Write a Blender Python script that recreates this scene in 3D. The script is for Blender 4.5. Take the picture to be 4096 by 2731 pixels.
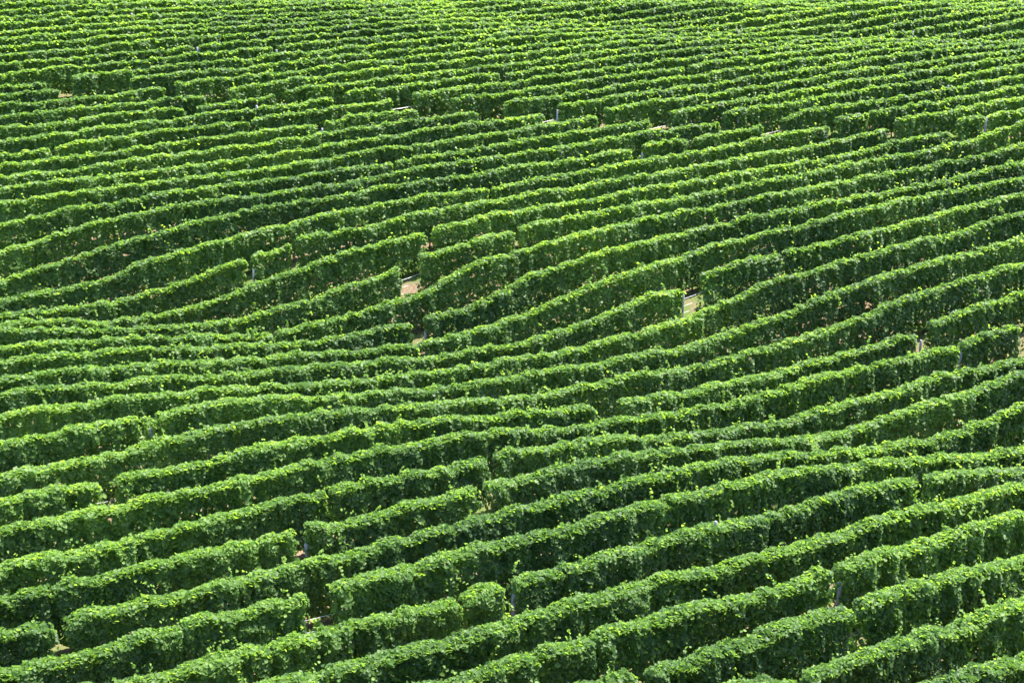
import bpy, math, random
import numpy as np

# ------------------------------------------------------------------ survey
# Each vine row was surveyed from the photograph: row number -> points (x, y)
# along its crest.  Rows are straight and parallel on plan, one spacing apart,
# so every crest point gives one true position and height on the hillside.
ROWS = {
 2: [(3779, 2731), (3857, 2700), (3976, 2652), (4096, 2625)],
 3: [(3035, 2731), (3172, 2712), (3250, 2682), (3351, 2634), (3529, 2593), (3648, 2539), (3827, 2491), (3976, 2426), (4096, 2405)],
 4: [(2362, 2731), (2481, 2700), (2591, 2676), (2660, 2652), (2750, 2628), (2756, 2628), (2904, 2575), (3053, 2533), (3232, 2474), (3351, 2438), (3410, 2438), (3434, 2402), (3559, 2372), (3708, 2331), (3857, 2277), (4006, 2247), (4096, 2239)],
 5: [(1755, 2731), (1886, 2694), (2035, 2646), (2183, 2605), (2273, 2587), (2362, 2557), (2481, 2509), (2600, 2474), (2750, 2432), (2815, 2414), (2994, 2372), (3053, 2366), (3232, 2301), (3315, 2274), (3327, 2265), (3440, 2241), (3589, 2188), (3738, 2152), (3886, 2099), (4096, 2051)],
 6: [(1161, 2730), (1280, 2688), (1339, 2670), (1400, 2652), (1529, 2622), (1677, 2587), (1826, 2545), (1915, 2509), (2035, 2486), (2183, 2450), (2302, 2402), (2451, 2366), (2540, 2331), (2750, 2283), (2904, 2253), (3053, 2212), (3232, 2164), (3381, 2122), (3589, 2045), (3767, 2015), (3946, 1968), (4096, 1941)],
 7: [(506, 2731), (595, 2706), (685, 2670), (893, 2611), (1030, 2581), (1131, 2563), (1250, 2527), (1400, 2494), (1439, 2480), (1529, 2462), (1648, 2429), (1826, 2396), (1874, 2355), (1999, 2349), (2046, 2301), (2154, 2295), (2213, 2271), (2332, 2244), (2451, 2218), (2600, 2176), (2660, 2152), (2750, 2131), (2785, 2122), (2875, 2099), (3053, 2069), (3172, 2033), (3261, 1997), (3410, 1950), (3648, 1911), (3720, 1899), (3827, 1884), (4096, 1866)],
 8: [(0, 2688), (119, 2646), (268, 2616), (357, 2593), (476, 2572), (565, 2533), (714, 2503), (863, 2444), (1012, 2420), (1179, 2396), (1318, 2343), (1400, 2322), (1558, 2289), (1707, 2247), (1826, 2212), (1945, 2182), (2094, 2152), (2213, 2122), (2314, 2105), (2362, 2069), (2540, 2021), (2660, 1986), (2750, 1980), (2785, 1968), (2857, 1953), (2982, 1926), (3113, 1890), (3261, 1872), (3410, 1852), (3589, 1837), (3738, 1825), (3946, 1807), (4096, 1792)],
 9: [(0, 2530), (60, 2515), (208, 2494), (256, 2468), (357, 2444), (506, 2423), (524, 2405), (702, 2366), (863, 2331), (952, 2301), (1012, 2289), (1190, 2247), (1400, 2200), (1558, 2161), (1677, 2134), (1826, 2099), (1945, 2063), (2094, 2021), (2243, 1986), (2362, 1959), (2451, 1938), (2600, 1896), (2750, 1866), (2875, 1843), (3053, 1822), (3291, 1800), (3529, 1781), (3708, 1757), (3827, 1727), (3946, 1680), (4096, 1620)],
 10: [(0, 2396), (167, 2355), (357, 2307), (536, 2265), (714, 2230), (863, 2188), (1012, 2158), (1167, 2134), (1214, 2105), (1400, 2078), (1469, 2063), (1558, 2036), (1707, 1997), (1856, 1962), (1933, 1947), (1975, 1929), (2064, 1917), (2094, 1908), (2243, 1861), (2362, 1837), (2481, 1822), (2600, 1807), (2750, 1789), (2994, 1769), (3232, 1745), (3381, 1721), (3470, 1692), (3648, 1638), (3827, 1573), (3976, 1531), (4096, 1489)],
 11: [(0, 2256), (131, 2218), (357, 2188), (536, 2146), (714, 2099), (952, 2045), (1131, 1997), (1280, 1980), (1321, 1956), (1400, 1938), (1558, 1908), (1707, 1884), (1874, 1840), (1945, 1831), (1987, 1823), (2023, 1790), (2243, 1769), (2451, 1745), (2750, 1736), (2815, 1736), (2934, 1710), (3113, 1680), (3202, 1656), (3291, 1623), (3386, 1617), (3404, 1602), (3529, 1573), (3648, 1537), (3767, 1495), (3886, 1477), (3976, 1463), (4096, 1424)],
 12: [(0, 2111), (208, 2072), (417, 2027), (625, 1980), (863, 1950), (952, 1911), (1131, 1884), (1250, 1843), (1400, 1816), (1588, 1775), (1767, 1751), (1802, 1739), (1945, 1727), (2154, 1710), (2362, 1698), (2451, 1680), (2600, 1656), (2750, 1635), (2875, 1614), (3053, 1579), (3172, 1543), (3261, 1507), (3470, 1465), (3607, 1430), (3738, 1400), (3827, 1388), (3845, 1370), (3946, 1335), (4065, 1302)],
 13: [(0, 2000), (196, 1956), (357, 1935), (458, 1911), (595, 1884), (804, 1852), (929, 1816), (976, 1799), (1131, 1769), (1280, 1739), (1400, 1718), (1499, 1698), (1648, 1680), (1856, 1662), (2064, 1650), (2213, 1638), (2332, 1629), (2475, 1608), (2630, 1579), (2750, 1567), (2875, 1531), (3053, 1495), (3202, 1460), (3321, 1424), (3470, 1388), (3589, 1346), (3660, 1338), (3720, 1296), (3797, 1269), (3886, 1233), (4006, 1192), (4096, 1162)],
 14: [(0, 1893), (208, 1852), (411, 1819), (458, 1811), (595, 1763), (744, 1733), (893, 1715), (1012, 1680), (1190, 1656), (1400, 1638), (1499, 1635), (1700, 1622), (1856, 1596), (2064, 1585), (2243, 1555), (2362, 1531), (2481, 1507), (2630, 1486), (2750, 1474), (2875, 1442), (3023, 1400), (3113, 1373), (3291, 1323), (3410, 1281), (3529, 1227), (3648, 1183), (3797, 1132), (3946, 1090), (4096, 1049)],
 15: [(0, 1769), (238, 1721), (387, 1692), (494, 1674), (625, 1644), (744, 1626), (893, 1608), (1131, 1585), (1400, 1579), (1529, 1567), (1700, 1552), (1856, 1540), (1915, 1525), (2094, 1495), (2243, 1477), (2362, 1454), (2540, 1418), (2750, 1389), (2785, 1370), (2934, 1323), (3023, 1281), (3172, 1245), (3261, 1198), (3381, 1156), (3529, 1102), (3678, 1061), (3827, 1019), (3946, 989), (4096, 948)],
 16: [(0, 1659), (115, 1640), (230, 1622), (344, 1605), (459, 1586), (574, 1576), (727, 1567), (800, 1555), (991, 1540), (1144, 1530), (1297, 1521), (1393, 1513), (1527, 1502), (1623, 1486), (1700, 1486), (1915, 1454), (2064, 1430), (2243, 1400), (2362, 1376), (2511, 1335), (2660, 1293), (2750, 1275), (2845, 1227), (2964, 1174), (3023, 1144), (3142, 1102), (3232, 1085), (3321, 1055), (3440, 1019), (3589, 983), (3738, 948), (3857, 918), (3946, 887), (4096, 845)],
 17: [(0, 1567), (96, 1555), (191, 1550), (306, 1538), (383, 1525), (497, 1521), (574, 1506), (727, 1500), (800, 1498), (953, 1485), (1164, 1471), (1317, 1454), (1489, 1444), (1565, 1437), (1700, 1431), (1856, 1406), (1975, 1382), (2064, 1370), (2243, 1317), (2392, 1269), (2481, 1230), (2588, 1180), (2731, 1153), (2809, 1105), (2875, 1079), (2958, 1043), (3053, 1022), (3119, 1013), (3172, 992), (3291, 968), (3410, 942), (3559, 909), (3648, 881), (3827, 833), (4096, 774)],
 18: [(0, 1504), (115, 1494), (249, 1473), (421, 1469), (517, 1458), (689, 1448), (800, 1441), (877, 1433), (1010, 1429), (1183, 1410), (1374, 1404), (1508, 1393), (1546, 1383), (1700, 1372), (1796, 1343), (1945, 1305), (2011, 1281), (2183, 1224), (2362, 1138), (2481, 1096), (2630, 1049), (2750, 1016), (2910, 963), (3006, 948), (3142, 909), (3291, 875), (3529, 815), (3767, 768), (4096, 708)],
 19: [(0, 1431), (210, 1417), (344, 1416), (421, 1404), (574, 1397), (727, 1385), (800, 1393), (915, 1379), (1030, 1377), (1164, 1370), (1297, 1358), (1412, 1337), (1527, 1310), (1623, 1303), (1692, 1276), (1856, 1229), (1945, 1198), (2035, 1153), (2124, 1096), (2243, 1058), (2362, 1019), (2540, 971), (2750, 927), (2994, 863), (3291, 810), (3589, 756), (3827, 708), (4096, 643)],
 20: [(0, 1374), (115, 1368), (268, 1356), (402, 1353), (497, 1349), (800, 1343), (877, 1343), (972, 1334), (1087, 1330), (1164, 1309), (1259, 1287), (1355, 1265), (1451, 1242), (1565, 1203), (1680, 1171), (1796, 1108), (1886, 1061), (2005, 1019), (2154, 980), (2243, 954), (2362, 924), (2481, 896), (2600, 869), (2750, 839), (2875, 821), (3053, 780), (3232, 750), (3410, 720), (3589, 685), (3767, 649), (3946, 613), (4096, 577)],
 21: [(0, 1318), (191, 1314), (459, 1309), (708, 1305), (800, 1293), (915, 1284), (1030, 1247), (1125, 1228), (1183, 1211), (1278, 1180), (1374, 1142), (1470, 1115), (1546, 1100), (1600, 1070), (1677, 1022), (1767, 998), (1886, 965), (2005, 930), (2076, 908), (2124, 887), (2243, 872), (2362, 851), (2540, 815), (2750, 783), (2994, 732), (3232, 690), (3410, 649), (3559, 625), (3767, 583), (3886, 560), (4035, 530), (4037, 500), (4096, 484)],
 22: [(0, 1282), (115, 1280), (268, 1282), (383, 1282), (478, 1272), (574, 1261), (670, 1245), (727, 1232), (804, 1211), (900, 1188), (952, 1162), (1131, 1096), (1250, 1058), (1400, 1001), (1469, 989), (1588, 951), (1701, 927), (1728, 908), (1826, 887), (1945, 863), (2124, 830), (2326, 798), (2481, 771), (2660, 738), (2750, 721), (2934, 690), (3113, 661), (3291, 634), (3494, 595), (3589, 560), (3797, 533), (3837, 474), (3906, 467), (3975, 456), (4096, 438)],
 23: [(0, 1253), (103, 1247), (230, 1241), (344, 1226), (429, 1209), (497, 1198), (593, 1165), (689, 1138), (765, 1115), (881, 1064), (988, 1040), (1012, 1016), (1113, 995), (1190, 960), (1250, 939), (1350, 920), (1400, 912), (1469, 899), (1576, 875), (1636, 851), (1796, 830), (1945, 801), (2035, 786), (2213, 756), (2362, 735), (2511, 705), (2750, 670), (2875, 646), (3053, 616), (3261, 577), (3410, 545), (3547, 519), (3587, 473), (3656, 466), (3718, 453), (3800, 442), (3844, 431), (3944, 416), (4006, 401), (4096, 388)],
 24: [(0, 1201), (134, 1177), (230, 1157), (306, 1142), (383, 1119), (459, 1104), (512, 1070), (685, 1013), (768, 989), (893, 954), (1042, 918), (1350, 845), (1576, 798), (1767, 768), (1951, 753), (2094, 726), (2213, 705), (2362, 676), (2540, 643), (2750, 613), (2845, 595), (2964, 574), (2994, 557), (3172, 530), (3309, 512), (3350, 469), (3412, 459), (3531, 442), (3587, 431), (3725, 406), (3844, 391), (3962, 366), (4096, 341)],
 25: [(0, 1126), (89, 1096), (256, 1043), (357, 1007), (476, 971), (610, 930), (714, 903), (740, 895), (828, 877), (936, 851), (1024, 834), (1350, 781), (1588, 738), (1767, 714), (1945, 685), (2064, 661), (2213, 646), (2344, 631), (2517, 595), (2570, 583), (2630, 565), (2750, 554), (2779, 551), (2904, 530), (3047, 506), (3256, 431), (3318, 428), (3462, 406), (3568, 392), (3712, 366), (3825, 345), (3975, 319), (4096, 300)],
 26: [(0, 1007), (101, 983), (179, 954), (262, 921), (357, 900), (370, 895), (457, 873), (523, 850), (610, 838), (697, 823), (828, 799), (1024, 775), (1400, 723), (1648, 673), (1856, 643), (2005, 625), (2183, 595), (2332, 571), (2392, 557), (2540, 536), (2750, 506), (2815, 500), (2875, 491), (2887, 456), (2902, 447), (3002, 431), (3128, 412), (3280, 388), (3312, 382), (3462, 356), (3644, 331), (3787, 309), (3862, 297), (3968, 278), (4096, 256)],
 27: [(0, 895), (174, 855), (305, 825), (436, 808), (566, 784), (740, 760), (1024, 725), (1400, 671), (1582, 649), (1677, 625), (1814, 613), (1886, 595), (2064, 565), (2243, 530), (2392, 512), (2600, 483), (2678, 450), (2752, 432), (2878, 411), (2978, 394), (3090, 378), (3165, 367), (3280, 345), (3337, 334), (3444, 319), (3568, 303), (3644, 291), (3787, 269), (3894, 250), (4068, 225), (4096, 220)],
 28: [(0, 810), (196, 777), (348, 757), (523, 738), (697, 716), (871, 694), (1024, 681), (1400, 616), (1499, 598), (1648, 577), (1796, 560), (1945, 536), (2124, 506), (2273, 482), (2386, 467), (2415, 441), (2478, 428), (2590, 406), (2765, 384), (2871, 373), (2915, 361), (3052, 342), (3171, 324), (3280, 306), (3412, 281), (3550, 264), (3725, 241), (3800, 231), (3912, 217), (3994, 208), (4096, 197)],
 29: [(0, 753), (131, 734), (261, 718), (392, 703), (566, 686), (697, 668), (862, 646), (1024, 627), (1400, 565), (1499, 548), (1707, 518), (1856, 494), (2005, 476), (2171, 458), (2234, 414), (2328, 402), (2440, 386), (2459, 382), (2652, 358), (2740, 347), (2902, 326), (3052, 300), (3280, 268), (3394, 247), (3556, 225), (3706, 203), (3818, 194), (3994, 184), (4096, 175)],
 30: [(0, 703), (174, 688), (327, 672), (392, 664), (523, 633), (697, 620), (828, 598), (1024, 574), (1400, 515), (1499, 500), (1683, 476), (1796, 458), (1915, 449), (2015, 411), (2065, 400), (2171, 391), (2334, 366), (2440, 345), (2546, 328), (2665, 314), (2790, 300), (2878, 281), (3002, 266), (3084, 253), (3280, 228), (3431, 209), (3537, 195), (3706, 181), (3818, 178), (4096, 158)],
 31: [(0, 659), (174, 642), (305, 625), (436, 607), (566, 585), (740, 560), (871, 546), (1024, 529), (1070, 519), (1258, 496), (1301, 488), (1382, 466), (1499, 452), (1640, 442), (1671, 438), (1806, 392), (1915, 378), (1971, 372), (2040, 364), (2184, 347), (2334, 319), (2440, 306), (2602, 284), (2734, 270), (2840, 248), (2915, 238), (3002, 228), (3280, 200), (3444, 178), (3694, 166), (3881, 161), (3956, 145), (4018, 132), (4096, 119)],
 32: [(0, 618), (65, 616), (144, 596), (196, 598), (218, 588), (348, 566), (544, 541), (653, 522), (784, 503), (871, 494), (980, 486), (1101, 464), (1258, 439), (1382, 425), (1526, 403), (1646, 375), (1802, 358), (1852, 348), (1924, 341), (2040, 331), (2152, 308), (2246, 297), (2346, 284), (2440, 272), (2628, 244), (2778, 228), (2890, 212), (3002, 201), (3128, 186), (3280, 176), (3444, 162), (3631, 156), (3725, 150), (3800, 134), (3931, 112), (4068, 81), (4096, 75)],
 33: [(0, 561), (87, 551), (218, 533), (348, 516), (436, 505), (558, 491), (697, 476), (828, 453), (1002, 437), (1058, 431), (1195, 416), (1270, 398), (1320, 400), (1376, 369), (1476, 356), (1558, 349), (1632, 336), (1746, 322), (1865, 306), (1990, 292), (2078, 286), (2152, 273), (2315, 251), (2440, 232), (2646, 206), (2778, 194), (2952, 176), (3280, 161), (3475, 150), (3568, 134), (3644, 125), (3694, 114), (3750, 103), (3837, 88), (3975, 66), (4096, 47)],
 34: [(0, 507), (209, 493), (436, 460), (588, 444), (732, 429), (793, 423), (915, 405), (945, 397), (1024, 395), (1101, 382), (1142, 369), (1195, 352), (1276, 342), (1382, 333), (1470, 320), (1632, 301), (1790, 284), (1965, 259), (2052, 250), (2159, 238), (2315, 216), (2440, 200), (2584, 184), (2728, 168), (2952, 156), (3280, 143), (3431, 123), (3568, 96), (3731, 72), (3818, 54), (3975, 39), (4096, 29)],
 35: [(0, 468), (218, 438), (348, 429), (523, 411), (632, 398), (740, 389), (858, 375), (914, 353), (995, 338), (1089, 325), (1182, 312), (1282, 304), (1395, 291), (1520, 273), (1640, 262), (1802, 244), (1896, 234), (2015, 219), (2178, 200), (2328, 181), (2440, 168), (2646, 153), (2790, 146), (2952, 139), (3109, 127), (3280, 108), (3406, 94), (3475, 78), (3612, 53), (3756, 38), (3981, 22), (4096, 12)],
 36: [(0, 418), (174, 405), (314, 390), (436, 378), (566, 358), (653, 350), (700, 330), (786, 320), (840, 316), (958, 306), (1089, 291), (1176, 282), (1258, 275), (1401, 255), (1539, 241), (1640, 232), (1752, 219), (1852, 206), (1978, 194), (2152, 178), (2309, 161), (2440, 147), (2628, 141), (2790, 132), (2952, 122), (3052, 106), (3165, 88), (3280, 71), (3394, 53), (3506, 41), (3594, 25), (3756, 12)],
 37: [(0, 380), (82, 371), (157, 366), (239, 360), (296, 354), (429, 345), (518, 312), (571, 307), (657, 302), (743, 289), (840, 280), (1008, 266), (1114, 250), (1208, 239), (1308, 231), (1395, 220), (1514, 208), (1640, 196), (1752, 184), (1884, 169), (2040, 153), (2234, 139), (2440, 127), (2709, 117), (2896, 100), (3009, 75), (3096, 61), (3259, 38), (3381, 19), (3594, 0)],
 38: [(0, 346), (96, 334), (182, 330), (282, 307), (357, 297), (421, 291), (579, 275), (625, 264), (840, 246), (1008, 231), (1114, 216), (1220, 206), (1332, 197), (1414, 182), (1640, 164), (1734, 153), (1928, 141), (2046, 128), (2202, 121), (2440, 111), (2678, 92), (2796, 79), (2946, 53), (3165, 28)],
 39: [(64, 287), (107, 282), (200, 273), (275, 268), (393, 255), (546, 241), (621, 232), (732, 219), (840, 211), (1008, 192), (1108, 182), (1301, 166), (1489, 150), (1640, 136), (1828, 125), (2015, 111), (2228, 100), (2440, 89), (2628, 70), (2721, 53), (2834, 38), (2984, 25), (3128, 6)],
 40: [(0, 252), (143, 241), (257, 235), (396, 220), (529, 207), (621, 198), (768, 186), (840, 176), (1089, 154), (1170, 147), (1414, 125), (1640, 105), (1852, 94), (2052, 91), (2228, 82), (2384, 70), (2440, 61), (2596, 39), (2702, 22), (2878, 0)],
 41: [(0, 218), (179, 204), (321, 191), (429, 177), (529, 171), (600, 161), (746, 148), (840, 143), (945, 136), (1095, 129), (1351, 103), (1640, 81), (1878, 75), (1965, 73), (2078, 66), (2240, 54), (2328, 42), (2440, 25), (2628, 6)],
 42: [(0, 182), (179, 168), (304, 157), (475, 143), (586, 136), (714, 123), (840, 116), (1026, 103), (1220, 91), (1401, 78), (1640, 62), (1834, 58), (1940, 56), (2015, 50), (2202, 28), (2390, 6)],
 43: [(0, 154), (136, 139), (257, 130), (464, 116), (579, 111), (714, 100), (840, 91), (1008, 81), (1132, 75), (1382, 61), (1640, 45), (1828, 41), (1952, 30), (2115, 3)],
 44: [(0, 125), (107, 116), (250, 104), (429, 95), (571, 86), (840, 71), (1101, 56), (1382, 44), (1640, 30), (1828, 18), (1959, 0)],
 45: [(0, 96), (143, 82), (293, 73), (464, 64), (643, 57), (840, 47), (1101, 36), (1382, 22), (1640, 9)],
 46: [(0, 68), (143, 59), (321, 46), (536, 36), (840, 25), (1101, 16), (1351, 3)],
 47: [(0, 39), (179, 30), (357, 20), (643, 7), (840, 2)],
 48: [(0, 14), (214, 4)],
}
SP = 2.0                       # row spacing, metres
F_PX, PITCH, YAW, D0 = 5200.0, math.radians(18.0), math.radians(32.0), 5.5
CAM_Z = 17.0
H_TOT = 2.0                    # crest above ground
W0, H0 = 4096.0, 2731.0
C_, S_ = math.cos(YAW), math.sin(YAW)
CP, SN = math.cos(PITCH), math.sin(PITCH)
RIGHT = np.array([C_, -S_, 0.0])
FWD = np.array([S_*CP, C_*CP, -SN])
UP = np.cross(RIGHT, FWD)

def row_y(i): return (i + D0)*SP
def to_world(px, py, i):
    px = np.asarray(px, float); py = np.asarray(py, float)
    d = FWD[None] + ((px-W0/2)/F_PX)[:, None]*RIGHT + ((H0/2-py)/F_PX)[:, None]*UP
    t = row_y(i)/d[:, 1]
    P = d*t[:, None]
    P[:, 2] += CAM_Z
    return P
def cam_dist(x, y, z):
    return np.sqrt(x*x + y*y + (z-CAM_Z)**2)

TR = {}
for i, pts in ROWS.items():
    a = np.array(pts, float)
    P = to_world(a[:, 0], a[:, 1], i)
    o = np.argsort(P[:, 0]); TR[i] = P[o]
allP = np.concatenate([TR[i] for i in TR])
XC, YC = 40.0, 60.0
def qb(x, y):
    X = (x-XC)/40; Y = (y-YC)/40
    return np.stack([np.ones_like(X), X, Y, X*X, X*Y, Y*Y, X*X*X, X*X*Y, X*Y*Y, Y*Y*Y], -1)
QW = np.linalg.lstsq(qb(allP[:, 0], allP[:, 1]), allP[:, 2], rcond=None)[0]
RX = {i: (TR[i][0, 0], TR[i][-1, 0]) for i in TR}
IMIN, IMAX = min(TR), max(TR)
def xr(i):
    i = np.clip(i, IMIN, IMAX)
    k = np.array(sorted(RX)); a = np.array([RX[q][0] for q in k]); b = np.array([RX[q][1] for q in k])
    return np.interp(i, k, a), np.interp(i, k, b)
def base_surf(x, y):
    x = np.asarray(x, float); y = np.asarray(y, float) + 0*x
    i = np.clip(y/SP - D0, IMIN-2, IMAX+4)
    a, b = xr(i)
    return qb(np.clip(x, a-14, b+14), (i+D0)*SP) @ QW
def gauss1(v, dx, sg):
    n = int(3*sg/dx)+1
    k = np.exp(-0.5*(np.arange(-n, n+1)*dx/sg)**2); k /= k.sum()
    return np.convolve(np.pad(v, n, mode='edge'), k, mode='valid')
GX = np.arange(-60, 230.01, 0.25)
CREST, CREST_S = {}, {}
for i in range(-6, 60):
    j = min(max(i, IMIN), IMAX)
    p = TR[j]
    r = p[:, 2] - base_surf(p[:, 0], np.full(len(p), row_y(j)))
    v = np.interp(GX, p[:, 0], r)
    lo, hi = p[0, 0], p[-1, 0]
    v = np.where(GX < lo, r[0]*np.exp((GX-lo)/7), v)
    v = np.where(GX > hi, r[-1]*np.exp(-(GX-hi)/7), v)
    v = v*math.exp(-abs(i-j)/3.0)
    b = base_surf(GX, np.full(len(GX), row_y(i)))
    CREST[i] = b + gauss1(v, 0.25, 0.25)
    CREST_S[i] = b + gauss1(v, 0.25, 2.2)
GROUND = {}
for i in range(-5, 59):
    GROUND[i] = 0.25*CREST_S[i-1] + 0.5*CREST_S[i] + 0.25*CREST_S[i+1] - H_TOT
def crest(i, x): return np.interp(x, GX, CREST[i])
def ground_row(i, x): return np.interp(x, GX, GROUND[i])
def ground_at(x, y):
    q = min(max(y/SP - D0, -5), 58-1e-6); i = int(math.floor(q)); t = q-i
    t = t*t*(3-2*t)*.5 + t*.5
    return float((1-t)*ground_row(i, x) + t*ground_row(i+1, x))

# ------------------------------------------------------------------ noise
def h1(n, seed):
    n = (n.astype(np.int64)*374761393 + seed*668265263) & 0xffffffff
    n = ((n ^ (n >> 13))*1274126177) & 0xffffffff
    return ((n ^ (n >> 16)) & 0xffffff)/float(0xffffff)
def vn1(x, seed):
    f = np.floor(x); t = x-f; t = t*t*(3-2*t)
    return (1-t)*h1(f, seed) + t*h1(f+1, seed)
def vn2(x, y, seed):
    fx = np.floor(x); fy = np.floor(y); tx = x-fx; ty = y-fy
    tx = tx*tx*(3-2*tx); ty = ty*ty*(3-2*ty)
    g = lambda a, b: h1(a*57 + b*8191, seed)
    return ((1-tx)*g(fx, fy)+tx*g(fx+1, fy))*(1-ty) + ((1-tx)*g(fx, fy+1)+tx*g(fx+1, fy+1))*ty

# ------------------------------------------------------------------ scene
for o in list(bpy.data.objects): bpy.data.objects.remove(o)
scene = bpy.context.scene
col = scene.collection
def link(name, me, parent=None, loc=None):
    o = bpy.data.objects.new(name, me); col.objects.link(o)
    if parent is not None: o.parent = parent
    if loc is not None: o.location = loc
    return o
def tag(o, label, cat, group=None):
    o['label'] = label; o['category'] = cat
    if group: o['group'] = group

# ------------------------------------------------------------------ materials
def new_mat(name):
    m = bpy.data.materials.new(name); m.use_nodes = True
    nt = m.node_tree; nt.nodes.clear()
    return m, nt
def N(nt, typ, **kw):
    n = nt.nodes.new(typ)
    for k, v in kw.items(): setattr(n, k, v)
    return n
def leaf_material():
    m, nt = new_mat('vine_leaf'); L = nt.links.new
    at = N(nt, 'ShaderNodeAttribute', attribute_name='tint')
    rp = N(nt, 'ShaderNodeValToRGB'); e = rp.color_ramp.elements
    e[0].position = 0.0; e[0].color = LEAF_OLD + (1,)
    e[1].position = 1.0; e[1].color = LEAF_YOUNG + (1,)
    k = e.new(0.45); k.color = LEAF_MID + (1,)
    L(at.outputs['Fac'], rp.inputs[0])
    pr = N(nt, 'ShaderNodeBsdfPrincipled')
    pr.inputs['Roughness'].default_value = LEAF_ROUGH
    pr.inputs['Specular IOR Level'].default_value = 0.35
    L(rp.outputs[0], pr.inputs['Base Color'])
    tr = N(nt, 'ShaderNodeBsdfTranslucent')
    hs = N(nt, 'ShaderNodeMix', data_type='RGBA', blend_type='MULTIPLY'); hs.inputs[0].default_value = 1
    L(rp.outputs[0], hs.inputs[6]); hs.inputs[7].default_value = LEAF_TRANS + (1,)
    L(hs.outputs[2], tr.inputs['Color'])
    mx = N(nt, 'ShaderNodeMixShader'); mx.inputs[0].default_value = LEAF_TFAC
    L(pr.outputs[0], mx.inputs[1]); L(tr.outputs[0], mx.inputs[2])
    out = N(nt, 'ShaderNodeOutputMaterial'); L(mx.outputs[0], out.inputs['Surface'])
    return m
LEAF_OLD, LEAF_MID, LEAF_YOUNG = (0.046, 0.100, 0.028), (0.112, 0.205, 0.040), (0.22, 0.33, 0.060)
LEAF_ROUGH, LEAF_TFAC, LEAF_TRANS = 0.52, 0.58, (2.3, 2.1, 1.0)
M_LEAF = leaf_material()

def wood_material(name, c1, c2, scale, rough):
    m, nt = new_mat(name); L = nt.links.new
    tc = N(nt, 'ShaderNodeTexCoord')
    mp = N(nt, 'ShaderNodeMapping'); mp.inputs['Scale'].default_value = (scale, scale, scale*.12)
    L(tc.outputs['Object'], mp.inputs[0])
    nz = N(nt, 'ShaderNodeTexNoise'); nz.inputs['Scale'].default_value = 1.0; nz.inputs['Detail'].default_value = 6
    L(mp.outputs[0], nz.inputs['Vector'])
    rp = N(nt, 'ShaderNodeValToRGB'); e = rp.color_ramp.elements
    e[0].position = .35; e[0].color = c1+(1,); e[1].position = .68; e[1].color = c2+(1,)
    L(nz.outputs[0], rp.inputs[0])
    b = N(nt, 'ShaderNodeBump'); b.inputs['Strength'].default_value = .5; b.inputs['Distance'].default_value = .01
    L(nz.outputs[0], b.inputs['Height'])
    pr = N(nt, 'ShaderNodeBsdfPrincipled'); pr.inputs['Roughness'].default_value = rough
    L(rp.outputs[0], pr.inputs['Base Color']); L(b.outputs[0], pr.inputs['Normal'])
    out = N(nt, 'ShaderNodeOutputMaterial'); L(pr.outputs[0], out.inputs['Surface'])
    return m
M_POST = wood_material('weathered_wood', (.16, .145, .16), (.36, .34, .37), 28, .8)
M_POST_PALE = wood_material('pale_wood', (.34, .32, .30), (.55, .53, .50), 28, .8)
M_BARK = wood_material('vine_bark', (.025, .016, .012), (.11, .075, .055), 40, .9)
m, nt = new_mat('galvanised_wire')
pr = N(nt, 'ShaderNodeBsdfPrincipled'); pr.inputs['Base Color'].default_value = (.45, .45, .47, 1)
pr.inputs['Metallic'].default_value = .6; pr.inputs['Roughness'].default_value = .45
nz = N(nt, 'ShaderNodeTexNoise'); nz.inputs['Scale'].default_value = 30
mr = N(nt, 'ShaderNodeMapRange'); mr.inputs[3].default_value = .35; mr.inputs[4].default_value = .6
nt.links.new(nz.outputs[0], mr.inputs[0]); nt.links.new(mr.outputs[0], pr.inputs['Roughness'])
out = N(nt, 'ShaderNodeOutputMaterial'); nt.links.new(pr.outputs[0], out.inputs['Surface'])
M_WIRE = m
# dry soil with straw and patches of short grass
m, nt = new_mat('dry_soil'); L = nt.links.new
tc = N(nt, 'ShaderNodeTexCoord')
n1 = N(nt, 'ShaderNodeTexNoise'); n1.inputs['Scale'].default_value = .35; n1.inputs['Detail'].default_value = 5
n2 = N(nt, 'ShaderNodeTexNoise'); n2.inputs['Scale'].default_value = 9; n2.inputs['Detail'].default_value = 8
n3 = N(nt, 'ShaderNodeTexNoise'); n3.inputs['Scale'].default_value = 60; n3.inputs['Detail'].default_value = 4
for q in (n1, n2, n3): L(tc.outputs['Object'], q.inputs['Vector'])
r1 = N(nt, 'ShaderNodeValToRGB'); e = r1.color_ramp.elements
e[0].position = .3; e[0].color = (.10, .07, .045, 1); e[1].position = .75; e[1].color = (.23, .16, .105, 1)
L(n2.outputs[0], r1.inputs[0])
r2 = N(nt, 'ShaderNodeValToRGB'); e = r2.color_ramp.elements
e[0].position = .30; e[0].color = (.05, .085, .02, 1); e[1].position = .8; e[1].color = (.12, .15, .04, 1)
L(n3.outputs[0], r2.inputs[0])
r3 = N(nt, 'ShaderNodeValToRGB'); e = r3.color_ramp.elements
e[0].position = .42; e[0].color = (0, 0, 0, 1); e[1].position = .56; e[1].color = (1, 1, 1, 1)
L(n1.outputs[0], r3.inputs[0])
mx = N(nt, 'ShaderNodeMix', data_type='RGBA'); L(r3.outputs[0], mx.inputs[0]); L(r1.outputs[0], mx.inputs[6]); L(r2.outputs[0], mx.inputs[7])
bp = N(nt, 'ShaderNodeBump'); bp.inputs['Strength'].default_value = .7; bp.inputs['Distance'].default_value = .04
L(n3.outputs[0], bp.inputs['Height'])
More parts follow.
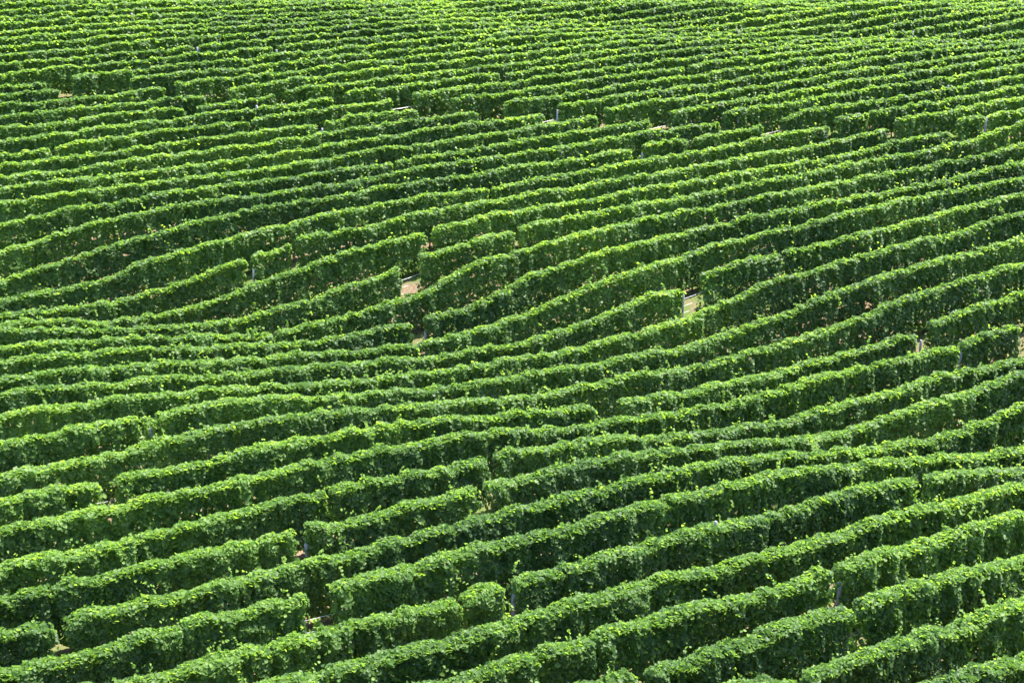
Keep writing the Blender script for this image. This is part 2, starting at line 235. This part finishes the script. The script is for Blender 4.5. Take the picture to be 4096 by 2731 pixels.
pr = N(nt, 'ShaderNodeBsdfPrincipled'); pr.inputs['Roughness'].default_value = .95; pr.inputs['Specular IOR Level'].default_value = .1
L(mx.outputs[2], pr.inputs['Base Color']); L(bp.outputs[0], pr.inputs['Normal'])
out = N(nt, 'ShaderNodeOutputMaterial'); L(pr.outputs[0], out.inputs['Surface'])
M_SOIL = m

# ------------------------------------------------------------------ ground
def build_ground():
    xs = np.concatenate([[-1500, -700, -300, -140, -90], np.arange(-60, 230, 1.0), [240, 280, 380, 600, 1000, 1600]])
    q = np.concatenate([np.arange(-4, 57.01, 0.5)])
    ys = np.concatenate([[-1500, -600, -200, -60, -20], (q+D0)*SP, [140, 170, 230, 400, 800, 1700]])
    X, Y = np.meshgrid(xs, ys)
    Z = np.zeros_like(X)
    for r, y in enumerate(ys):
        qq = min(max(y/SP-D0, -5), 58-1e-6); i = int(math.floor(qq)); t = qq-i
        t = t*t*(3-2*t)*.5 + t*.5
        Z[r] = (1-t)*np.interp(xs, GX, GROUND[i]) + t*np.interp(xs, GX, GROUND[i+1])
    Z += (vn2(X*1.3, Y*1.3, 5)-.5)*.05
    nx, ny = len(xs), len(ys)
    V = np.stack([X, Y, Z], -1).reshape(-1, 3)
    idx = np.arange(nx*ny).reshape(ny, nx)
    Fq = np.stack([idx[:-1, :-1], idx[:-1, 1:], idx[1:, 1:], idx[1:, :-1]], -1).reshape(-1, 4)
    me = mesh_np('ground', V, Fq, M_SOIL, smooth=True)
    o = link('ground', me); o['kind'] = 'structure'
def mesh_np(name, V, Fq, mat, tint=None, smooth=False):
    me = bpy.data.meshes.new(name)
    nv, nf, k = len(V), len(Fq), Fq.shape[1]
    me.vertices.add(nv); me.vertices.foreach_set('co', np.ascontiguousarray(V, np.float32).ravel())
    me.loops.add(nf*k); me.loops.foreach_set('vertex_index', np.ascontiguousarray(Fq, np.int32).ravel())
    me.polygons.add(nf); me.polygons.foreach_set('loop_start', np.arange(0, nf*k, k, dtype=np.int32))
    if smooth: me.polygons.foreach_set('use_smooth', np.ones(nf, bool))
    me.update(calc_edges=True)
    me.materials.append(mat)
    if tint is not None:
        a = me.attributes.new('tint', 'FLOAT', 'FACE'); a.data.foreach_set('value', np.ascontiguousarray(tint, np.float32))
    return me
build_ground()

# ------------------------------------------------------------------ foliage
def leaves_mesh(name, P, Nrm, Tip, size, tint, fine, rng):
    """P centres, Nrm normals, Tip directions; a folded leaf per point."""
    Nrm = Nrm/np.linalg.norm(Nrm, axis=1, keepdims=True)
    T = Tip - (Tip*Nrm).sum(1, keepdims=True)*Nrm
    T /= np.linalg.norm(T, axis=1, keepdims=True)+1e-9
    B = np.cross(Nrm, T)
    s = size[:, None]; n = len(P)
    if fine:
        fold = (0.10 + 0.22*rng.random(n))[:, None]*s
        v0 = P - .5*T*s
        v3 = P + .55*T*s - .12*Nrm*s*rng.random((n, 1))
        r1 = P - .28*T*s + .50*B*s + fold*Nrm
        r2 = P + .22*T*s + .40*B*s + fold*.7*Nrm
        l1 = P - .28*T*s - .50*B*s + fold*Nrm
        l2 = P + .22*T*s - .40*B*s + fold*.7*Nrm
        V = np.stack([v0, r1, r2, v3, l2, l1], 1).reshape(-1, 3)
        b = (np.arange(n)*6)[:, None]
        F = np.stack([b+np.array([[0, 1, 2, 3]]), b+np.array([[0, 3, 4, 5]])], 1).reshape(-1, 4)
        tt = np.repeat(tint, 2)
    else:
        f1 = (rng.random((n, 4, 1))-.5)*.3
        V = np.stack([P-.44*T*s+.40*B*s+f1[:, 0]*Nrm*s, P+.42*T*s+.33*B*s+f1[:, 1]*Nrm*s, P+.46*T*s-.30*B*s+f1[:, 2]*Nrm*s, P-.40*T*s-.42*B*s+f1[:, 3]*Nrm*s], 1).reshape(-1, 3)
        F = np.arange(n*4).reshape(-1, 4); tt = tint
    return mesh_np(name, V, F, M_LEAF, np.clip(tt, 0, 1))

SUN_AZ_D, SUN_EL_D, SUN_E, SKY_E, EXPO = -84.0, 64.0, 4.7, 0.15, 2.1
W_H = 0.255                     # half thickness of a trimmed row
def hedge_leaves(i, xa, xb, seed, low=1.0, young=0.0, crev=(), end_a=True, end_b=True, shoots=0.5, dens=1.0):
    rng = np.random.default_rng(seed)
    L = xb-xa
    xs = np.linspace(xa, xb, max(4, int(L/.25)))
    yy = row_y(i)
    D = cam_dist(xs, yy, crest(i, xs)); fineD = D.mean() < 60
    szf = LEAF_S*np.maximum(1.0, D/26.0)**.62
    nd = dens*LEAF_K*3.3*low/(0.62*szf**2)
    cdf = np.concatenate([[0], np.cumsum(.5*(nd[1:]+nd[:-1])*np.diff(xs))])
    n = int(cdf[-1])
    x = np.interp(rng.random(n)*cdf[-1], cdf, xs)
    x0 = x.copy()
    sz = np.interp(x, xs, szf)*(.68+.62*rng.random(n))
    fine_lim = 46.0
    # envelope
    top = crest(i, x) + .17*(vn1(x/.36, 11+i)-.5) + .13*(vn1(x/1.5, 31+i)-.5)
    g = ground_row(i, x)
    top = g + (top-g)*low
    bot = g + (.34 + .34*(vn1(x/.55, 71+i)-.5))*min(1, low+.1) - .28*(vn1(x/.9, 75+i) > .93)
    endc = np.ones(n)
    da = x-xa; db = xb-x; R = .20
    dd = np.full(n, 9.0)
    if end_a: dd = np.minimum(dd, da)
    if end_b: dd = np.minimum(dd, db)
    q = np.clip(1-dd/R, 0, 1); rnd = np.sqrt(np.maximum(0, 1-q*q))
    top = top - .17*(1-rnd)
    hw = W_H*(.6+.4*rnd)*(.86+.34*vn1(x/1.1, 91+i))
    u = rng.random(n)
    kind = np.where(u < .42, 0, np.where(u < .61, 1, np.where(u < .80, 2, 3)))
    sz = np.where(kind == 3, sz*1.25, sz)
    t = rng.random(n)
    z = bot + (top-bot)*t
    # relief: hanging folds of shoots, plant by plant
    rel = .24*(vn2(x/.42, z/1.2, 13+i)-.5) + .14*(vn2(x/1.3, z/2.6, 17+i)-.5) + .14*(vn2(x/.20, z/.24, 19+i)-.5)
    relb = .16*(vn2(x/.50, z/1.2, 23+i)-.5) + .10*(vn2(x/1.3, z/2.6, 29+i)-.5)
    rel = rel*(.8+.5*t)
    for xc, dep, wid in crev:
        rel = rel - dep*np.exp(-((x-xc)/wid)**2); top = top - .62*dep*np.exp(-((x-xc)/wid)**2)
    prof = (1.18-.42*t)*np.where(t > .88, np.sqrt(np.maximum(.2, 1-((t-.88)/.16)**2)), 1)
    inn = rng.exponential(.045, n)
    y = np.zeros(n)
    f = kind == 0; y[f] = (-(hw*prof+rel)+inn)[f]
    b = kind == 2; y[b] = ((hw*prof+relb)-inn)[b]
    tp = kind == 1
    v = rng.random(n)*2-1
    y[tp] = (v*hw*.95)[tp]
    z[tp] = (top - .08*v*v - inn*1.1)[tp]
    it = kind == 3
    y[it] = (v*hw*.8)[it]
    # normals
    rn = rng.normal(size=(n, 3))
    ny = np.where(f, -1.0, np.where(b, 1.0, 0)); nz = np.where(tp, 1.15, .98+.8*np.clip(t-.72, 0, 1)*2)
    nz = np.where(it, .3, nz)
    nx = np.zeros(n)
    if end_a: nx -= 1.3*(da < .14)
    if end_b: nx += 1.3*(db < .14)
    Nn = np.stack([nx, ny*.8, nz], 1) + rn*np.where(it, .9, .52)[:, None]
    Tp = np.stack([np.zeros(n), ny*.35, np.where(tp, -.15, -1.0)], 1) + rng.normal(size=(n, 3))*np.where(tp, .9, .45)[:, None]
    patch = vn1(x0/3.6, 41+i)*.6+vn1(x0/1.1, 43+i)*.4
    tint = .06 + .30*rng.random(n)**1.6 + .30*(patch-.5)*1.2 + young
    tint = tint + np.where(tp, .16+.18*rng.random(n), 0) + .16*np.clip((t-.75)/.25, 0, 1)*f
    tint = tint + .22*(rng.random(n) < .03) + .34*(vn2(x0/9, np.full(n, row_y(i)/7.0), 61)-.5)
    keep = np.ones(n, bool)
    eo = np.where(fineD, .26, .2)*vn2(z/.28, y/.3+7, 65+i)
    if end_a: keep &= ~((da < eo) & (rng.random(n) < .85))
    if end_b: keep &= ~((db < eo) & (rng.random(n) < .85))
    P = np.stack([x, yy+y, z], 1)
    P, Nn, Tp, sz, tint = P[keep], Nn[keep], Tp[keep], sz[keep], tint[keep]
    parts = [(P, Nn, Tp, sz, tint)]
    # long shoots standing out of the trimmed top and hanging down the front
    ns = rng.poisson(max(0, L)*shoots)
    for k in range(ns):
        sx = rng.uniform(xa+.1, xb-.1)
        if vn1(np.array([sx/2.2]), 51+i)[0] < .38: continue
        Dk = float(np.interp(sx, xs, D))
        nl = rng.integers(5, 11)
        if Dk > 62: nl = max(3, nl//2)
        s0 = float(np.interp(sx, xs, szf))
        ln = rng.uniform(.12, .42)*(1.25 if rng.random() < .2 else 1)
        tt = np.linspace(.1, 1, nl)
        hang = rng.random() < .2
        gg = float(ground_row(i, np.array([sx]))[0]); tz = gg+(float(crest(i, np.array([sx]))[0])-gg)*low
        if hang:
            bz = gg + (tz-gg)*rng.uniform(.45, .95)
            px_ = sx + rng.normal()*.12*tt; py_ = -W_H-.04-.12*np.sin(tt*2.2); pz_ = bz + .05*np.sin(tt*3) - ln*1.3*tt*tt
        else:
            dxs, dys = rng.normal()*.22, rng.normal()*.14
            px_ = sx+dxs*tt*tt; py_ = rng.uniform(-.2, .2)+dys*tt; pz_ = tz-.06+ln*tt-.12*ln*tt**3
        q = np.stack([px_, yy+py_, pz_], 1) + rng.normal(size=(nl, 3))*.025
        nn = np.stack([rng.normal(size=nl)*.7, rng.normal(size=nl)*.6-.2, .5+rng.random(nl)*.6], 1)
        tp_ = rng.normal(size=(nl, 3))+np.array([0, 0, -.5])
        parts.append((q, nn, tp_, s0*rng.uniform(.5, .95, nl), .42+.4*rng.random(nl)))
    P, Nn, Tp, sz, tint = [np.concatenate(z_) for z_ in zip(*parts)]
    return P, Nn, Tp, sz, tint, rng, float(D.mean()) < fine_lim

def bush_leaves(cx, cy, gz, wx, wy, h, seed, young, size):
    rng = np.random.default_rng(seed)
    n = int(2.2*(wx*h*2+wx*wy)*2.4/(size*size))
    n = max(40, min(n, 1400))
    ns = max(3, int(wx*5)); bx = rng.uniform(-wx/2, wx/2, ns); by = rng.uniform(-wy/2, wy/2, ns); bh = h*rng.uniform(.6, 1.05, ns)
    lx, ly = rng.normal(size=ns)*.12, rng.normal(size=ns)*.12
    k = rng.integers(0, ns, n); t = rng.random(n)**.7
    P = np.stack([cx+bx[k]+lx[k]*t+rng.normal(size=n)*.07, cy+by[k]+ly[k]*t+rng.normal(size=n)*.07, gz+.05+bh[k]*t], 1)
    Nn = np.stack([rng.normal(size=n)*.6, rng.normal(size=n)*.6-.25, .6+.5*rng.random(n)], 1)
    Tp = rng.normal(size=(n, 3))+np.array([0, 0, -.6])
    tint = young+.35*rng.random(n)
    return P, Nn, Tp, size*rng.uniform(.6, 1.1, n), tint, rng

# ---- trunk, post meshes
def tube(path, rad, sides, mat, name, cap=True):
    V, Fq = [], []
    for k, (p, r) in enumerate(zip(path, rad)):
        for s in range(sides):
            a = 2*math.pi*s/sides
            V.append((p[0]+r*math.cos(a), p[1]+r*math.sin(a), p[2]))
    for k in range(len(path)-1):
        for s in range(sides):
            a = k*sides+s; b = k*sides+(s+1) % sides
            Fq.append((a, b, b+sides, a+sides))
    if cap:
        Fq.append(tuple(range((len(path)-1)*sides, len(path)*sides)))
    me = bpy.data.meshes.new(name); me.from_pydata(V, [], Fq); me.materials.append(mat)
    for p in me.polygons: p.use_smooth = len(p.vertices) == 4
    return me
TRUNKS = []
for k in range(4):
    r = random.Random(k)
    path, rad = [], []
    for s in range(9):
        t = s/8
        path.append((.05*math.sin(t*5+k)+(r.random()-.5)*.025, .035*math.cos(t*4+2*k), -.08+t*.95))
        rad.append(.052-.018*t+(r.random()-.5)*.012+(.02 if s == 0 else 0))
    TRUNKS.append(tube(path, rad, 9, M_BARK, 'trunk'))

def post_mesh(h, r, mat, lean, seed):
    rr = random.Random(seed); path, rad = [], []
    for s in range(7):
        t = s/6
        path.append((lean*t*h, 0, -.25+(h+.25)*t)); rad.append(r*(1.06-.12*t)*(1+(rr.random()-.5)*.05))
    path.append((lean*h, 0, h+.012)); rad.append(r*.72)
    return tube(path, rad, 10, mat, 'trellis_post')

# ------------------------------------------------------------------ breaks in the rows, as surveyed: (x0, x1, what)
HEAD = {38: (186, 282), 37: (239, 518), 36: (661, 700), 35: (823, 914), 34: (1101, 1142), 33: (1331, 1376), 32: (1566, 1650),
        31: (1671, 1805), 30: (1915, 2015), 29: (2171, 2234), 28: (2386, 2415), 27: (2602, 2680), 26: (2872, 2890), 25: (3047, 3127),
        24: (3309, 3343), 23: (3547, 3587), 22: (3797, 3832), 21: (4035, 4045)}
BREAK = {
 3: [(3192, 3216, 'narrow gap')],
 4: [(2541, 2592, 'narrow gap'), (3405, 3436, 'yellow bush gap')],
 5: [(3318, 3352, 'grey post gap')],
 7: [(1832, 1848, 'narrow gap'), (2008, 2045, 'grey post gap'), (3666, 3712, 'tangled gap')],
 8: [(1226, 1318, 'yellow bush gap')],
 9: [(215, 252, 'narrow gap')],
 10: [(1180, 1212, 'grey post gap'), (1913, 1937, 'yellow bush gap')],
 11: [(1303, 1319, 'narrow gap'), (1945, 1972, 'narrow gap'), ],
 12: [(3826, 3844, 'grey post gap'), (4074, 4110, 'bare gap')],
 13: [(406, 456, 'bare gap'), (2376, 2474, 'low bush gap'), (3664, 3718, 'grey post gap')],
 15: [(556, 622, 'grey post gap')],
 17: [(2734, 2806, 'grey post gap'), (3120, 3134, 'narrow gap')],
 19: [(1648, 1694, 'bare gap')],
 20: [(1092, 1101, 'narrow gap')],
 21: [(1603, 1672, 'bare gap'), (2055, 2074, 'narrow gap')],
 22: [(1706, 1727, 'narrow gap'), (3934, 3957, 'grey post gap')],
 23: [(986, 1003, 'grey post gap'), (1164, 1182, 'narrow gap')],
 24: [(1952, 1968, 'narrow gap'), (3471, 3480, 'narrow gap')],
 25: [(2520, 2568, 'low bush gap'), (2750, 2779, 'narrow gap')],
 27: [(1570, 1583, 'narrow gap')],
 31: [(1261, 1299, 'grey post gap'), (2737, 2757, 'narrow gap')],
 32: [(199, 214, 'narrow gap'), (997, 1008, 'narrow gap')],
 33: [(1996, 2025, 'narrow gap'), (3648, 3658, 'narrow gap'), (3732, 3750, 'narrow gap')],
 34: [(736, 790, 'bare gap')],
 39: [(1088, 1108, 'grey post gap')],
 40: [(772, 790, 'narrow gap')],
}
# grey posts: row, x, y of top, thickness, pale?
POSTS = [(5, 3353, 2330, .062, 0), (5, 3584, 2272, .05, 0), (7, 2047, 2377, .062, 0), (9, 24, 2570, .06, 1), (10, 1226, 2172, .055, 0),
 (10, 2100, 1926, .045, 0), (7, 1036, 2622, .055, 1), (7, 2866, 2030, .045, 0), (6, 2744, 2700, .05, 0), (12, 3842, 1408, .06, 0), (13, 3682, 1360, .055, 0),
 (15, 601, 1712, .075, 0), (17, 2732, 1178, .055, 0), (19, 1702, 1322, .06, 0), (21, 1592, 1090, .045, 1), (23, 1010, 1076, .06, 1),
 (22, 3944, 470, .075, 0), (25, 2567, 612, .06, 0), (25, 2803, 574, .06, 0), (26, 2949, 462, .07, 0), (27, 3043, 394, .07, 0), (25, 3800, 278, .07, 0),
 (31, 1285, 514, .07, 0), (29, 2226, 440, .055, 0), (39, 1104, 200, .085, 0), (40, 789, 190, .085, 0), (41, 552, 214, .085, 0), (38, 1136, 158, .08, 0), (42, 1849, 108, .085, 0),
 (41, 1927, 145, .085, 0), (44, 220, 113, .08, 0), (45, 528, 45, .08, 0), (37, 3005, 92, .08, 0), (37, 3094, 69, .08, 0), (38, 3164, 30, .08, 0), (33, 3650, 126, .08, 0), (33, 1020, 305, .07, 0)]
# small low plants in gaps: row, x0, x1, height, yellowness, what
BUSH = [(4, 3398, 3446, 1.05, .80), (8, 1236, 1284, 1.15, .72), (8, 1284, 1316, .85, .8), (7, 2008, 2040, .75, .75), (10, 1165, 1222, .75, .62),
 (10, 1912, 1942, .85, .7), (7, 3668, 3712, 1.15, .55), (13, 412, 440, .45, .5), (13, 438, 462, 1.0, .55), (13, 2384, 2470, .95, .42), (15, 588, 612, 1.9, .6),
 (17, 2790, 2812, .7, .4), (25, 2516, 2572, .95, .45), (21, 1640, 1672, .35, .4), (33, 1010, 1052, .9, .4),
 (37, 290, 370, .95, .4), (37, 372, 440, 1.0, .35), (38, 200, 222, 1.2, .45), (35, 845, 872, 1.0, .4), (34, 1108, 1126, .5, .4), (31, 1690, 1745, 1.0, .4), (31, 1745, 1792, .95, .45),
 (30, 1920, 1965, .9, .4), (30, 1965, 1998, 1.0, .4), (28, 2398, 2420, .8, .4), (27, 2610, 2675, .85, .4), (25, 3055, 3105, .8, .4), (26, 2874, 2886, .6, .4), (12, 4080, 4100, .4, .5), (19, 1656, 1674, .5, .5)]

def px_row(i, x):
    a = np.array(ROWS[i], float); o = np.argsort(a[:, 0]); a = a[o]
    return float(np.interp(x, a[:, 0], a[:, 1]))
def wx(i, px):
    """position along row i of the survey point at picture column px"""
    return float(to_world([px], [px_row(i, px)], i)[0, 0])

ORD1 = ['zeroth', 'first', 'second', 'third', 'fourth', 'fifth', 'sixth', 'seventh', 'eighth', 'ninth', 'tenth', 'eleventh', 'twelfth', 'thirteenth',
        'fourteenth', 'fifteenth', 'sixteenth', 'seventeenth', 'eighteenth', 'nineteenth', 'twentieth']
TENS = {2: 'twenty', 3: 'thirty', 4: 'forty', 5: 'fifty'}
def ordinal(n):
    if n <= 20: return ORD1[n]
    if n % 10 == 0: return TENS[n//10][:-1]+'ieth'
    return TENS[n//10]+'-'+ORD1[n % 10]

SEED = [100]
def put_trunks(root, i, xa, xb, every=1.25):
    ox, oy, oz = root.location
    n = max(1, int((xb-xa)/every))
    rr = random.Random(int(xa*100)+i)
    for k in range(n):
        x = xa + (k+.5)*(xb-xa)/n + rr.uniform(-.15, .15)
        t = bpy.data.objects.new('trunk', TRUNKS[rr.randrange(4)]); col.objects.link(t)
        t.parent = root
        t.location = (x-ox, row_y(i)+rr.uniform(-.04, .04)-oy, float(ground_row(i, np.array([x]))[0])-oz)
        t.rotation_euler = (0, 0, rr.uniform(0, 6.28))
def make_stretch(i, xa, xb, label, ea, eb, group, low=1.0, young=0.0, dens=1.0, far=False):
    SEED[0] += 1
    rr = random.Random(SEED[0]*7)
    xm = .5*(xa+xb)
    root = bpy.data.objects.new('vine_row', None); col.objects.link(root)
    root.location = (xm, row_y(i), float(ground_row(i, np.array([xm]))[0]))
    tag(root, label, 'vine row', group)
    crev = []; rough = far
    x = xa+rr.uniform(.5, 2)
    while x < xb:
        crev.append((x, rr.uniform(.03, .22) if not rough else rr.uniform(.08, .42)*(1.25 if rr.random() < .25 else 1), rr.uniform(.05, .13)*(1.3 if rough else 1))); x += rr.uniform(.9, 3.6) if not rough else rr.uniform(.8, 2.3)
    P, Nn, Tp, sz, tint, rng, fine = hedge_leaves(i, xa, xb, SEED[0], low, young, crev, ea, eb, shoots=SHOOTS, dens=dens)
    P = P - np.array(root.location)
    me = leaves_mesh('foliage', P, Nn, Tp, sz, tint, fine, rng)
    link('foliage', me, root)
    if i <= 34: put_trunks(root, i, xa+.15, xb-.15)
    return len(P)
LEAF_K, SHOOTS, LEAF_S = 2.8, 1.5, .082
EXT = 8.0
total = 0
rows_all = list(range(IMIN-1, IMAX+3))
for i in rows_all:
    if i in ROWS:
        a = np.array(ROWS[i], float); o = np.argsort(a[:, 0]); a = a[o]
        p0 = to_world(a[:1, 0], a[:1, 1], i)[0, 0]; p1 = to_world(a[-1:, 0], a[-1:, 1], i)[0, 0]
        br = [(wx(i, q[0]), wx(i, q[1]), q[2]) for q in BREAK.get(i, [])]
        if i in HEAD:
            hx = HEAD[i]
            br.append((wx(i, hx[0]), max(wx(i, hx[1]), wx(i, hx[0])+.4), 'headland path'))
        br.sort()
        edges = [(p0-EXT, None)]
        segs = []
        cur = p0-EXT; left = None
        for (b0, b1, w) in br:
            segs.append((cur, b0, left, w)); cur = b1; left = w
        segs.append((cur, p1+(EXT if i < 28 else (22 if i < 33 else 75)), left, None))
    else:
        j = min(max(i, IMIN), IMAX)
        p0, p1 = RX[j]
        segs = [(p0-EXT, p1+EXT, None, None)]
        if i > IMAX: segs = [(p0-EXT, p1+75, None, None)]
    names = [s[3] for s in segs[:-1]]
    def gapname(k):
        w = names[k]
        same = [q for q in range(len(names)) if names[q] == w]
        if len(same) > 1: return ('first ', 'second ', 'third ')[same.index(k)]+w
        return w
    for k, (xa, xb, l, r) in enumerate(segs):
        if xb-xa < .3: continue
        if i not in ROWS:
            label = ('green vine row just outside the ' + ('bottom right corner' if i < IMIN else 'top left corner') + ('' if i in (IMIN-1, IMAX+1) else ', the one farther out'))
        else:
            n = ordinal(i-IMIN+1)
            if l is None and r is None: pos = 'unbroken across the picture'
            elif l is None: pos = 'left of its '+gapname(k)
            elif r is None: pos = 'right of its '+gapname(k-1)
            else: pos = 'between its %s and %s' % (gapname(k-1), gapname(k))
            label = 'trimmed vine row %s up from bottom right corner, %s' % (n, pos)
            wds = label.split()
            if len(wds) > 16: label = label.replace('trimmed ', '').replace(' up from bottom right corner', ' from bottom right')
        far = (i in HEAD and xa >= wx(i, HEAD[i][1])-.5) or i >= 39
        total += make_stretch(i, xa, xb, label, l is not None or True, True, 'vine rows beyond the headland path' if far else 'vine rows on the near slope', far=far)
print('leaves', total)

# ---- young plants in gaps
for k, (i, x0, x1, h, yel) in enumerate(BUSH):
    a, b = wx(i, x0), wx(i, x1)
    if b-a < .25: a, b = .5*(a+b)-.15, .5*(a+b)+.15
    cx = .5*(a+b); gz = float(ground_row(i, np.array([cx]))[0])
    root = bpy.data.objects.new('young_vine', None); col.objects.link(root)
    root.location = (cx, row_y(i), gz)
    D = float(cam_dist(cx, row_y(i), gz))
    P, Nn, Tp, sz, tint, rng = bush_leaves(0, 0, 0, b-a, .35, h, 900+k, yel-.2, .095*math.sqrt(max(1, D/34)))
    link('foliage', leaves_mesh('foliage', P, Nn, Tp, sz, tint, True, rng), root)
    st = bpy.data.objects.new('stem', TRUNKS[k % 4]); col.objects.link(st); st.parent = root; st.scale = (.35, .35, .45*min(1.2, h))
    lo = 'pale yellow-green' if yel > .6 else ('light green' if yel > .45 else 'low green')
    n = ordinal(i-IMIN+1)
    tag(root, '%s young vine in a gap of the %s row from bottom right, %s' % (lo, n, '%.1f'), 'young vine', 'young vines in the gaps')
    root['label'] = '%s young vine in a gap of the %s row from bottom right%s' % (lo, n, '')
    root['_i'] = i

# ---- posts
for k, (i, px, py, r, pale) in enumerate(POSTS):
    P = to_world([px], [py], i)[0]
    x = P[0]; y = row_y(i)
    gz = float(ground_row(i, np.array([x]))[0]); h = min(max(P[2]-gz, .9), 2.15)
    o = link('trellis_post', post_mesh(h, r, M_POST_PALE if pale else M_POST, random.Random(k).uniform(-.03, .03), k), None, (x, y-.03, gz))
    n = ordinal(i-IMIN+1)
    tag(o, '%s wooden post standing in the %s row from bottom right' % ('pale' if pale else 'grey', n), 'post', 'trellis posts')
    o['_i'] = i

def uniq(kind, word):
    by = {}
    for o in col.objects:
        if o.parent is None and o.name.split('.')[0] == kind: by.setdefault(o['label'], []).append(o)
    for lab, os_ in by.items():
        if len(os_) > 1:
            os_.sort(key=lambda o: o.location.x)
            nm = {2: ['left', 'right'], 3: ['left', 'middle', 'right'], 4: ['leftmost', 'second', 'third', 'rightmost']}[len(os_)]
            for o, w in zip(os_, nm): o['label'] = w+'hand '+lab if w in ('left', 'right') else w+' '+lab
uniq('young_vine', 'vine'); uniq('trellis_post', 'post')
for o in col.objects:
    if '_i' in o: del o['_i']

# ---- wires across the open gaps
for k, (i, x0, x1) in enumerate([(32, 1566, 1650), (33, 1331, 1376), (34, 1101, 1142), (17, 2734, 2806), (15, 556, 622), (21, 1603, 1672), (8, 1220, 1318), (13, 406, 456), (27, 2602, 2680), (25, 3047, 3127), (29, 2171, 2234)]):
    a, b = wx(i, x0)-.4, wx(i, x1)+.4
    cx = .5*(a+b); gz = float(ground_row(i, np.array([cx]))[0])
    root = bpy.data.objects.new('trellis_wires', None); col.objects.link(root); root.location = (cx, row_y(i), gz)
    tag(root, 'thin trellis wires crossing a gap in the %s row from bottom right' % ordinal(i-IMIN+1), 'wires', 'trellis wires')
    r = .0045 if cam_dist(cx, row_y(i), gz) < 45 else .007
    for h in (.62, .95, 1.3):
        V, Fq = [], []
        for s in range(9):
            x = a+(b-a)*s/8; z = float(ground_row(i, np.array([x]))[0])+h-.03*math.sin(math.pi*s/8)
            for q in range(4):
                an = math.pi/2*q; V.append((x-cx, r*math.cos(an), z-gz+r*math.sin(an)))
        for s in range(8):
            for q in range(4): Fq.append((s*4+q, s*4+(q+1) % 4, s*4+4+(q+1) % 4, s*4+4+q))
        me = bpy.data.meshes.new('wire'); me.from_pydata(V, [], Fq); me.materials.append(M_WIRE)
        link('wire', me, root)

# ---- grass in the open gaps and on the headland
def build_grass():
    rng = np.random.default_rng(77); Ps = []
    spots = [(21, 1603, 1672, .9), (13, 406, 456, .6), (19, 1648, 1694, .8), (17, 2734, 2806, .7), (12, 4074, 4110, .6), (8, 1226, 1318, .8), (4, 3405, 3436, .5)]
    spots += [(i, HEAD[i][0], HEAD[i][1], .5) for i in HEAD]
    V, T = [], []
    for (i, x0, x1, d) in spots:
        a, b = wx(i, x0), wx(i, x1); n = int(260*d*(b-a+.3))
        x = rng.uniform(a-.3, b+.3, n); y = row_y(i)+rng.uniform(-.5, .5, n)
        m_ = vn2(x/.5, y/.5, 3) > .42
        x, y = x[m_], y[m_]
        for xx, yy in zip(x, y):
            z = ground_at(xx, yy)-.01
            an = rng.uniform(0, 6.28); h = rng.uniform(.06, .2); w = .008+.01*rng.random()
            dx, dy = math.cos(an)*w, math.sin(an)*w; lx, ly = rng.normal()*.05, rng.normal()*.05
            V += [(xx-dx, yy-dy, z), (xx+dx, yy+dy, z), (xx+lx+dx*.2, yy+ly+dy*.2, z+h), (xx+lx-dx*.2, yy+ly-dy*.2, z+h)]
            T.append(.25+.7*rng.random())
    V = np.array(V); F = np.arange(len(V)).reshape(-1, 4)
    o = link('grass', mesh_np('grass', V, F, M_LEAF, np.array(T)))
    o['kind'] = 'stuff'; o['label'] = 'sparse short grass on the bare soil in the row gaps'
build_grass()

# ------------------------------------------------------------------ light
SUN_AZ, SUN_EL = math.radians(SUN_AZ_D), math.radians(SUN_EL_D)   # azimuth from +Y towards -X
d = np.array([-math.sin(SUN_AZ)*math.cos(SUN_EL), math.cos(SUN_AZ)*math.cos(SUN_EL), math.sin(SUN_EL)])
from mathutils import Vector, Matrix
sl = bpy.data.lights.new('sun', 'SUN'); sl.energy = SUN_E; sl.angle = math.radians(.53); sl.color = (1, .95, .86)
so = bpy.data.objects.new('sun', sl); col.objects.link(so); so.location = (0, 0, 60)
so.rotation_euler = Vector(tuple(d)).to_track_quat('Z', 'Y').to_euler()
w = bpy.data.worlds.new('World'); scene.world = w; w.use_nodes = True
nt = w.node_tree; nt.nodes.clear()
sky = nt.nodes.new('ShaderNodeTexSky'); sky.sky_type = 'NISHITA'; sky.sun_disc = False
sky.sun_elevation = SUN_EL; sky.sun_rotation = -SUN_AZ
bg = nt.nodes.new('ShaderNodeBackground'); bg.inputs['Strength'].default_value = SKY_E
ou = nt.nodes.new('ShaderNodeOutputWorld')
nt.links.new(sky.outputs[0], bg.inputs[0]); nt.links.new(bg.outputs[0], ou.inputs[0])

# ------------------------------------------------------------------ camera
cd = bpy.data.cameras.new('camera'); cd.sensor_width = 36; cd.lens = F_PX/W0*36; cd.clip_end = 6000; cd.clip_start = .5
co = bpy.data.objects.new('camera', cd); col.objects.link(co)
Mx = Matrix(((RIGHT[0], UP[0], -FWD[0], 0), (RIGHT[1], UP[1], -FWD[1], 0), (RIGHT[2], UP[2], -FWD[2], CAM_Z), (0, 0, 0, 1)))
co.matrix_world = Mx
scene.camera = co
scene.view_settings.view_transform = 'Standard'; scene.view_settings.look = 'None'
scene.view_settings.exposure = EXPO; scene.view_settings.gamma = 1
cy = scene.cycles
cy.max_bounces = 8; cy.diffuse_bounces = 4; cy.glossy_bounces = 3; cy.transmission_bounces = 5; cy.transparent_max_bounces = 4
